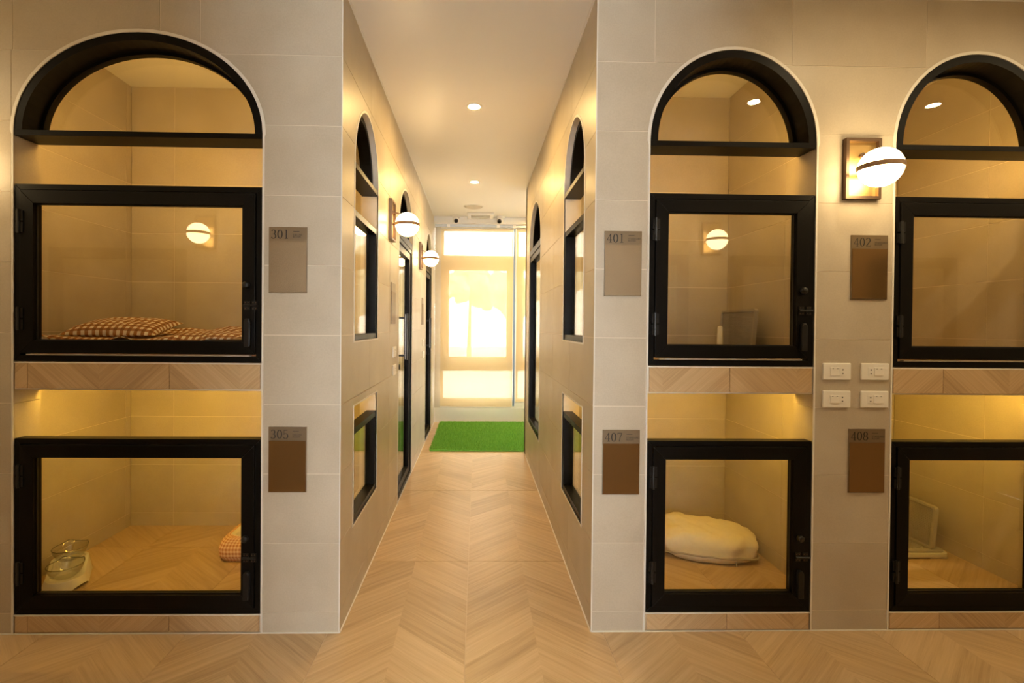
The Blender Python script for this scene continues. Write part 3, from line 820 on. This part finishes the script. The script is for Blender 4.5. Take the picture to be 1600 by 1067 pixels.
def blind(xa, xb, zb, label):
    t = thing('roller_blind', (xa, 4.585, zb), label=label, cat='blind', group='cream roller blinds')
    w = xb - xa; h = 2.69 - zb
    MB().box(0, w, -.0006, .0006, 0.02, h).build('fabric', M_BLIND, t)
    MB().box(0, w, -.008, .008, 0, .020).build('bottom_rail', M_FRAMEW, t, bevel=.002)
    MB().tube((0, .0, h - .018), (w, .0, h - .018), .016, 16).build('roller', M_FRAMEW, t)
blind(-.462, .520, .215, 'cream roller blind lowered over the window, next to the left corridor wall')
blind(.572, 1.56, .285, 'cream roller blind partly hidden behind the right corridor wall')
t = thing('blind_track', (XL + .01, 4.53, 2.672), label='pale metal track running above both roller blinds', cat='track')
MB().box(0, 3.0, -.012, .012, 0, .033).build('rail', M_TRACK, t)
for x in (.16, .83, 1.05): MB().box(x, x + .04, -.016, .016, -.004, .034).build('bracket', M_WHITE, t)
t = thing('guide_channel', (.545, 4.60, .24), label='dark blue-grey vertical channel between the two roller blinds', cat='channel')
MB().box(-.016, .016, -.012, .012, 0, 2.43).build('channel', M_CHANNEL, t)
MB().box(.010, .017, -.016, -.0122, 0, 2.43).build('lip', M_ALU, t)

# ------------------------------------------------------------------ ceiling fittings
def downlight(x, y, label, lens=None):
    t = thing('downlight', (x, y, H), label=label, cat='light', group='recessed downlights')
    MB().lathe([(.036, -.001), (.038, -.006), (.052, -.005), (.054, 0)], (0, 0, 0), 32).build('rim', M_WHITE, t, smooth=True)
    MB().lathe([(.0001, -.003), (.036, -.003), (.036, -.0005)], (0, 0, 0), 28).build('lens', lens or M_DOWN, t, label='glowing lens')
downlight(.006, 1.134, 'recessed ceiling downlight in the corridor, above the first arched door', M_DOWN_C)
downlight(-.002, 2.841, 'recessed ceiling downlight in the corridor, between the two arched doors', M_DOWN_C)
downlight(.752, 3.901, 'recessed ceiling downlight near the window, past the right corridor wall', M_DOWN_C)
downlight(1.80, -.79, 'recessed hallway downlight reflected in the complete narrow arched window')
downlight(2.97, -.79, 'recessed hallway downlight reflected in the arched window beside the globe lamp')
downlight(4.10, -.79, 'added unseen hallway downlight past the niche beside the globe lamp')  # added out of view, brings warm light to the right end of the hallway
downlight(-2.95, -.79, 'added unseen hallway downlight past the niche with the gingham pillow')  # unseen extra lamp, added to brighten the left side of the hallway
t = thing('ceiling_speaker', (-.02, 3.88, H), label='flat round speaker grille in the corridor ceiling', cat='speaker')
MB().lathe([(.0001, -.012), (.085, -.010), (.105, -.006), (.108, 0)], (0, 0, 0), 36).build('grille', simple('speaker_grille', (.60, .55, .47), .6), t, smooth=True)
MB().lathe([(.1082, 0), (.1082, -.005), (.116, -.003), (.118, 0)], (0, 0, 0), 36).build('rim', M_WHITE, t, smooth=True)
t = thing('ceiling_vent', (.07, 4.31, H), label='white square air vent in the ceiling before the window', cat='vent')
mb = MB()
O = rect(-.17, .17, -.13, .13); I = rect(-.125, .125, -.085, .085)
mb.ring(O, I, lambda u, v, n: (u, v, n), -.028, 0); mb.build('frame', M_WHITE, t, bevel=.004)
for k in range(5):
    y = -.066 + .033 * k
    MB().add([(-.125, y - .012, -.022), (.125, y - .012, -.022), (.125, y + .012, -.006), (-.125, y + .012, -.006), (-.125, y - .011, -.024), (.125, y - .011, -.024), (.125, y + .013, -.008), (-.125, y + .013, -.008)],
             [(0, 1, 2, 3), (4, 7, 6, 5), (0, 4, 5, 1), (3, 2, 6, 7), (0, 3, 7, 4), (1, 5, 6, 2)]).build('louvre', M_WHITE, t)
for x, y, tw, lab in ((-.252, 4.40, .05, 'white ceiling camera with a dark lens, left of the air vent'), (.338, 4.40, -.45, 'white ceiling camera with a dark lens, right of the air vent')):
    t = thing('security_camera', (x, y, H), tw, label=lab, cat='camera', group='ceiling cameras')
    MB().lathe([(.0001, -.022), (.048, -.020), (.056, -.010), (.056, 0)], (0, 0, 0), 28).build('base', M_WHITE, t, smooth=True)
    MB().lathe([(.0001, -.105)] + [(.046 * math.cos(a), -.059 + .046 * math.sin(a)) for a in [(-80 + 12 * k) * PI / 180 for k in range(13)]], (0, 0, 0), 28).build('ball', M_WHITE, t, smooth=True)
    ln = MB().tube((0, -.030, -.070), (0, -.050, -.074), .028, 20)
    o = ln.build('lens_ring', M_HOLE, t)
    MB().lathe([(.0001, -.052), (.014, -.0515), (.016, -.050)], (0, 0, -.076), 16, 'y').build('lens', M_BLACK, o, smooth=True)

# ------------------------------------------------------------------ grass mats
def grass(xa, xb, ya, yb, label, seed):
    rng = random.Random(seed)
    t = thing('grass_mat', (xa, ya, 0), label=label, cat='mat', group='artificial grass mats')
    w, d = xb - xa, yb - ya
    MB().box(0, w, 0, d, .0005, .010).build('backing', M_GRASS_B, t)
    mb = MB(); vs = []; fs = []
    for i in range(int(w * d * 26000)):
        x = rng.uniform(-.006, w); y = rng.uniform(.012, d - .012); a = rng.uniform(0, 2 * PI); h = rng.uniform(.018, .034)
        ww = .0016; lx, ly = rng.gauss(0, .009), max(-.012, min(.012, rng.gauss(0, .009)))
        c_, s_ = math.cos(a) * ww, math.sin(a) * ww
        k = len(vs); vs += [(x - c_, y - s_, .008), (x + c_, y + s_, .008), (x + lx, y + ly, .008 + h)]; fs.append((k, k + 1, k + 2))
    mb.v = vs; mb.f = fs
    me = bpy.data.meshes.new('blades'); me.from_pydata(vs, [], fs); me.materials.append(M_BLADE)
    o = bpy.data.objects.new('blades', me); COL.objects.link(o); o.parent = t; o['kind'] = 'stuff'
grass(-.455, 1.35, 3.085, 3.855, 'green artificial grass mat on the corridor side of the seam', 1)
grass(-.455, 1.35, 3.870, 4.640, 'green artificial grass mat against the window wall', 2)

# ------------------------------------------------------------------ things in the cabins
def uv_grid(name, nu, nv, fn, material, parent, close_u=False, loc=None, uvfn=None, smooth=True, solid=0.0):
    me = bpy.data.meshes.new(name); vs = []; uvs = []; fs = []
    for j in range(nv + 1):
        for i in range(nu + 1):
            u, v = i / nu, j / nv
            vs.append(fn(u, v)); uvs.append(uvfn(u, v) if uvfn else (u, v))
    for j in range(nv):
        for i in range(nu):
            a = j * (nu + 1) + i; fs.append((a, a + 1, a + nu + 2, a + nu + 1))
    me.from_pydata(vs, [], fs)
    l = me.uv_layers.new(name='UVMap')
    for p in me.polygons:
        p.use_smooth = smooth
        for li in p.loop_indices: l.data[li].uv = uvs[me.loops[li].vertex_index]
    me.materials.append(material)
    o = bpy.data.objects.new(name, me); COL.objects.link(o)
    if parent: o.parent = parent
    if loc: o.location = loc
    if solid:
        s = o.modifiers.new('thick', 'SOLIDIFY'); s.thickness = solid; s.offset = 0
    return o
def sgn_pow(x, p): return math.copysign(abs(x) ** p, x)
def superell(a, b, c, e1, e2, lump=0.0, seed=0.0, base=None):
    def fn(u, v):
        th = 2 * PI * u; ph = -PI / 2 + PI * v
        x = a * sgn_pow(math.cos(ph), e1) * sgn_pow(math.cos(th), e2); y = b * sgn_pow(math.cos(ph), e1) * sgn_pow(math.sin(th), e2); z = c * sgn_pow(math.sin(ph), e1)
        n = noise.noise(Vector((x * 9 + seed, y * 9, z * 9))) * lump + noise.noise(Vector((x * 24 + seed, y * 24, z * 24))) * lump * .35
        k = 1 + n
        x, y, z = x * k, y * k, z * k
        if base is not None and z < base: z = base + (z - base) * .08
        return (x, y, z)
    return fn
# pad, blanket and pillow in room 301
FZ = 1.168
t = thing('pet_pad', (-1.40, .50, FZ), label='pale padded sleeping mat under the gingham blanket in room 301', cat='mat')
MB().box(-.655, .665, -.25, .27, 0, .080).build('pad', M_PAD, t, bevel=.02)
def blanket_fn(u, v):
    x = -.675 + 1.37 * u; y = -.262 + .50 * v
    n = noise.noise(Vector((x * 5.0, y * 6.0, 1.3))) * .020 + noise.noise(Vector((x * 13, y * 11, 4.0))) * .007
    z = .100 + n * 1.25 + .030 * v + .016 * math.exp(-((x - .13) / .16) ** 2 - ((y + .02) / .16) ** 2) * 1.7
    z -= (z - .086) * .97 * math.exp(-(((x + .40) / .26) ** 4 + ((y + .04) / .20) ** 4))
    if v < .12:
        k = (.12 - v) / .12
        z -= k * k * (.020 + .022 * math.sin(x * 13 + 1.0) + .012 * math.sin(x * 31)); y -= .004 * k
    return (x, y, max(z, .083))
b = uv_grid('blanket', 110, 40, blanket_fn, M_GING, None, loc=(-1.40, .50, FZ), uvfn=lambda u, v: (1.37 * u, .55 * v), solid=.004)
tag(b, 'rumpled brown and white gingham blanket spread on the mat in room 301', 'blanket')
t = thing('pillow', (-1.80, .47, FZ + .139), .10, label='plump brown and white gingham pillow on the blanket in room 301', cat='pillow')
def pillow_fn(top):
    def fn(u, v):
        x, y = 2 * u - 1, 2 * v - 1
        pin = 1 - .07 * (1 - abs(x) ** 2) * abs(y) ** 6 - .07 * (1 - abs(y) ** 2) * abs(x) ** 6
        hgt = ((1 - abs(x) ** 3.2) * (1 - abs(y) ** 3.2)) ** .55
        n = noise.noise(Vector((x * 3, y * 3, 2 if top else 8))) * .006
        return (.222 * x * pin, .15 * y * pin, (hgt * (.046 + n) if top else -hgt * .026))
    return fn
uv_grid('cover', 40, 30, pillow_fn(True), M_GING, t, uvfn=lambda u, v: (.44 * u, .30 * v))
uv_grid('cover_underside', 30, 20, pillow_fn(False), M_GING, t, uvfn=lambda u, v: (.44 * u, .30 * v))

t.rotation_euler = (.21, 0, .10)
# raised bowls in room 305
FL = 0.082
ca = Vector((-1.912, .238)); cb_ = Vector((-1.994, .366))
t = thing('bowl_stand', (ca.x, ca.y, FL), label='white plastic stand holding two glass bowls in room 305', cat='stand')
def stadium(r, n=48):
    d = (cb_ - ca); ang = math.atan2(d.y, d.x); pts = []
    for i in range(n): 
        a = ang + PI / 2 + PI * i / (n - 1); pts.append((r * math.cos(a), r * math.sin(a)))
    for i in range(n):
        a = ang - PI / 2 + PI * i / (n - 1); pts.append((d.x + r * math.cos(a), d.y + r * math.sin(a)))
    return pts
so, si, sm = stadium(.088), stadium(.060), stadium(.074); k = len(so)
def foot(i):
    s = math.sin(i / k * 2 * PI * 3 + .6); return .017 * max(0, s) ** .5
d_ = (cb_ - ca).normalized()
AX = (cb_ - ca).length
def top(p):
    q = max(0.0, min(1.0, ((p[0] * d_.x + p[1] * d_.y) / AX - .33) / .34))
    return .048 + .026 * q * q * (3 - 2 * q)
vs = [(p[0], p[1], foot(i)) for i, p in enumerate(so)] + [(p[0], p[1], top(p)) for p in sm] + [(p[0], p[1], top(p) + .001) for p in si] + [(p[0], p[1], top(p) - .008) for p in si]
fs = []
for rr in range(3):
    for i in range(k):
        j = (i + 1) % k; fs.append((rr*k+i, rr*k+j, (rr+1)*k+j, (rr+1)*k+i))
fs.append(tuple(range(3*k, 4*k)))
MB().add(vs, fs).build('body', M_WHITE, t, bevel=.002)
for (cx, cy), dz, lab in (((ca.x, ca.y), .0405, 'clear glass bowl at the front of the white stand in room 305'), ((cb_.x, cb_.y), .0665, 'clear glass bowl at the back of the white stand in room 305')):
    me_n = 48; vs = []; fs = []
    prof = [(.002, .004), (.040, .004), (.058, .020), (.069, .046), (.0725, .062), (.0705, .062), (.067, .046), (.056, .023), (.039, .008), (.002, .008)]
    for i in range(me_n):
        a = 2 * PI * i / me_n
        ear = max(0, math.cos((a - 2.3) * 1.0)) ** 24 * .011 + max(0, math.cos(a - .9)) ** 24 * .009
        for r_, h_ in prof: vs.append((r_ * math.cos(a), r_ * math.sin(a), h_ + ear * max(0, (h_ - .04) / .022)))
    kk = len(prof)
    for i in range(me_n):
        j = (i + 1) % me_n
        for q in range(kk - 1): fs.append((i*kk+q, j*kk+q, j*kk+q+1, i*kk+q+1))
    o = MB().add(vs, fs).build('glass_bowl', M_BOWLGL, smooth=True); o.location = (cx, cy, FL + dz)
    tag(o, lab, 'bowl', 'glass pet bowls')
    def rim_fn(u, v):
        a = 2 * PI * u; b = 2 * PI * v
        ear = max(0, math.cos(a - 2.3)) ** 24 * .011 + max(0, math.cos(a - .9)) ** 24 * .009
        return ((.0715 + .0017 * math.cos(b)) * math.cos(a), (.0715 + .0017 * math.cos(b)) * math.sin(a), .0635 + ear + .0017 * math.sin(b))
    uv_grid('rim', 96, 6, rim_fn, M_RIMGL, o)
# pet bed in room 305
t = thing('pet_bed', (-1.00, .70, FL), label='orange gingham pet bed with cream lining in room 305', cat='pet bed')
def rrect(a, b, r, n=10):
    pts = []
    for cx, cy, a0 in ((a - r, b - r, 0), (-a + r, b - r, 90), (-a + r, -b + r, 180), (a - r, -b + r, 270)):
        for i in range(n + 1):
            an = math.radians(a0 + 90 * i / n); pts.append((cx + r * math.cos(an), cy + r * math.sin(an)))
    return pts
def walk(P, u):
    P = P + [P[0]]
    ls = [math.hypot(P[i+1][0] - P[i][0], P[i+1][1] - P[i][1]) for i in range(len(P) - 1)]
    d = u * sum(ls)
    for i, l_ in enumerate(ls):
        if d <= l_ or i == len(ls) - 1:
            q = min(1.0, d / max(l_, 1e-9)); return (P[i][0] * (1 - q) + P[i+1][0] * q, P[i][1] * (1 - q) + P[i+1][1] * q)
        d -= l_
def bed_side(u, v):
    prof = [(.0, .012), (.012, .0), (-.004, .03), (-.006, .07), (.006, .105), (.022, .124), (.042, .128)]
    f = v * (len(prof) - 1); i = min(int(f), len(prof) - 2); q = f - i
    ins = prof[i][0] * (1 - q) + prof[i+1][0] * q; z = prof[i][1] * (1 - q) + prof[i+1][1] * q
    x, y = walk(rrect(.320 - ins, .235 - ins, .05), u)
    return (x, y, z + (.012 * (1 - (x / .32) ** 2) * -1 if z > .1 else 0))
uv_grid('side', 160, 18, bed_side, M_GING2, t, uvfn=lambda u, v: (2.1 * u, .19 * v))
def bed_in(u, v):
    prof = [(.042, .128), (.062, .120), (.078, .085), (.09, .045), (.13, .035), (.20, .038)]
    f = v * (len(prof) - 1); i = min(int(f), len(prof) - 2); q = f - i
    ins = prof[i][0] * (1 - q) + prof[i+1][0] * q; z = prof[i][1] * (1 - q) + prof[i+1][1] * q
    x, y = walk(rrect(.320 - ins, .235 - ins, .03), u)
    return (x, y, z + (.012 * (1 - (x / .32) ** 2) * -1 if z > .1 else 0))
uv_grid('lining', 160, 15, bed_in, M_CREAM, t)
MB().box(-.125, .125, -.04, .04, .032, .040).build('base_pad', M_CREAM, t)

# cream cushion in room 407
t = thing('cushion', (1.322, .585, FL + .070), -.24, label='large cream plush cushion lying in room 407', cat='cushion')
fn = superell(.255, .165, .088, .66, .72, .13, 3.1, -.070)
def tilt(u, v):
    x, y, z = fn(u, v)
    cr = noise.noise(Vector((x * 16 + y * 10, y * 7 - x * 5, 5.5)))
    z -= .012 * max(0, cr - .12) * (1 if z > 0 else 0) * 2
    return (x, y, z + max(0, -x) * .06 * (z + .07) / .15 + .10 * max(0, y) * (z + .07) / .15)
uv_grid('cover', 72, 44, tilt, M_CREAM, t)
def zip_fn(u, v):
    th = 2 * PI * u; e = .72
    x = .262 * sgn_pow(math.cos(th), e); y = .172 * sgn_pow(math.sin(th), e)
    k = 1 + noise.noise(Vector((x * 9 + 3.1, y * 9, 0))) * .13 + noise.noise(Vector((x * 24 + 3.1, y * 24, 0))) * .045
    a = 2 * PI * v; rr = .0055
    d = Vector((x, y)).normalized()
    return (x * k * .985 + d.x * rr * math.cos(a), y * k * .985 + d.y * rr * math.cos(a), -.030 + rr * math.sin(a) + .006 * math.sin(th * 3))
uv_grid('zip_seam', 96, 8, zip_fn, M_ZIP, t)
MB().box(.118, .124, -.180, -.174, -.056, -.032).build('zip_pull', M_ALU, t)

# pet toilet trays with mesh screens
def tray(loc, label, post, depth=.42):
    """screen stands along the right side; local origin: front right corner of the base"""
    t = thing('pet_toilet_tray', loc, 0, label=label, cat='tray', group='pet toilet trays')
    W, D = .44, depth
    pts = rrect(W / 2, D / 2, .035, 6)
    b = MB(); P = lambda u, v, n: (u - W / 2, v + D / 2, n)
    b.prism(pts, P, .008, .030)
    for cx in (-W + .06, -.06):
        for cy in (.05, D - .05): b.box(cx - .05, cx + .05, cy - .045, cy + .045, 0, .0085)
    b.build('base', M_LGREY, t, bevel=.003)
    g = MB(); pi_ = rrect(W / 2 - .012, D / 2 - .012, .03, 6); pj = rrect(W / 2 - .045, D / 2 - .045, .02, 6)
    g.ring(pi_, pj, P, .0305, .040); g.build('rim', M_GREY, t)
    gr = MB(); n = 26
    for i in range(n): 
        x = -W + .045 + (W - .09) * (i + .5) / n; gr.box(x - .0025, x + .0025, .045, D - .045, .0306, .036)
    for i in range(n - 2):
        y = .045 + (D - .09) * (i + .5) / (n - 2); gr.box(-W + .045, -.045, y - .0025, y + .0025, .0306, .0355)
    gr.build('grid', M_GREY, t)
    # screen: frame with a fine mesh
    x0 = -.075; h = .275; lean = .020
    PS = lambda u, v, n: (x0 + n + lean * (v - .04) / .23, u, v)
    so_ = rrect((D - .05) / 2, (h - .04) / 2, .02, 5); si_ = rrect((D - .05) / 2 - .012, (h - .04) / 2 - .012, .012, 5)
    off = lambda pts: [(a + D / 2, b_ + (h + .04) / 2) for a, b_ in pts]
    s = MB().ring(off(so_), off(si_), PS, -.010, .010).build('screen_frame', M_GREY, t)
    ms = MB(); ms.prism(off(si_), PS, -.0005, .0025)
    for i in range(22):
        z = .056 + (h - .072) * i / 22; ms.prism([(.04, z), (D - .04, z), (D - .04, z + .0045), (.04, z + .0045)], PS, -.0045, .0)
    for i in range(30):
        y = .045 + (D - .09) * i / 30; ms.prism([(y, .056), (y + .004, .056), (y + .004, h - .016), (y, h - .016)], PS, -.0035, .0)
    ms.build('mesh_screen', simple('screen_mesh', (.34, .315, .30), .6), s)
    if post:
        MB().lathe([(.0001, .182), (.009, .180), (.0145, .172), (.0165, .10), (.019, .030), (.0001, .030)], (-.155, .225, 0), 20).build('post', M_WHITE, t, smooth=True, label='white upright post')
    return t
tray((2.640, .490, FL), 'grey pet toilet tray with a mesh screen in room 408', False)
tray((1.598, .455, FZ), 'grey pet toilet tray with a mesh screen and white post in room 401', True)

# ------------------------------------------------------------------ outdoors
g = MB().box(-14, 14, YB + .13, 30, -.30, -.02).build('ground', M_GROUND)
tag(g, 'pale paved ground outside the window', 'ground', kind='structure')
def tree(x, y, h, r, seed, label):
    rng = random.Random(seed)
    t = thing('tree', (x, y, -.02), label=label, cat='tree', group='trees outside the window')
    MB().tube((0, 0, 0), (.05, 0, h * .62), .10, 10, .05).build('trunk', M_BARK, t)
    bm = bmesh.new()
    for i in range(9):
        mtx = Matrix.Translation((rng.uniform(-.6, .6) * r, rng.uniform(-.6, .6) * r, h * .62 + rng.uniform(-.35, .6) * r))
        bmesh.ops.create_icosphere(bm, subdivisions=3, radius=r * rng.uniform(.38, .6), matrix=mtx)
    for v in bm.verts: v.co += Vector((noise.noise(v.co * 3), noise.noise(v.co * 3 + Vector((9, 0, 0))), noise.noise(v.co * 3 + Vector((0, 9, 0))))) * .22 * r
    me = bpy.data.meshes.new('crown'); bm.to_mesh(me); bm.free(); me.materials.append(M_LEAF)
    o = bpy.data.objects.new('crown', me); COL.objects.link(o); o.parent = t
tree(-1.7, 16.0, 4.2, 1.0, 1, 'leafy tree dimly seen through the blind, beside the left corridor wall')
tree(-.3, 18.5, 4.6, 1.1, 2, 'leafy tree dimly seen through the middle of the blind')
tree(1.3, 17.0, 3.9, .95, 3, 'leafy tree dimly seen through the blind, near the dark channel')
tree(3.4, 16.0, 4.4, 1.4, 4, 'larger leafy tree outside, behind the right corridor wall')
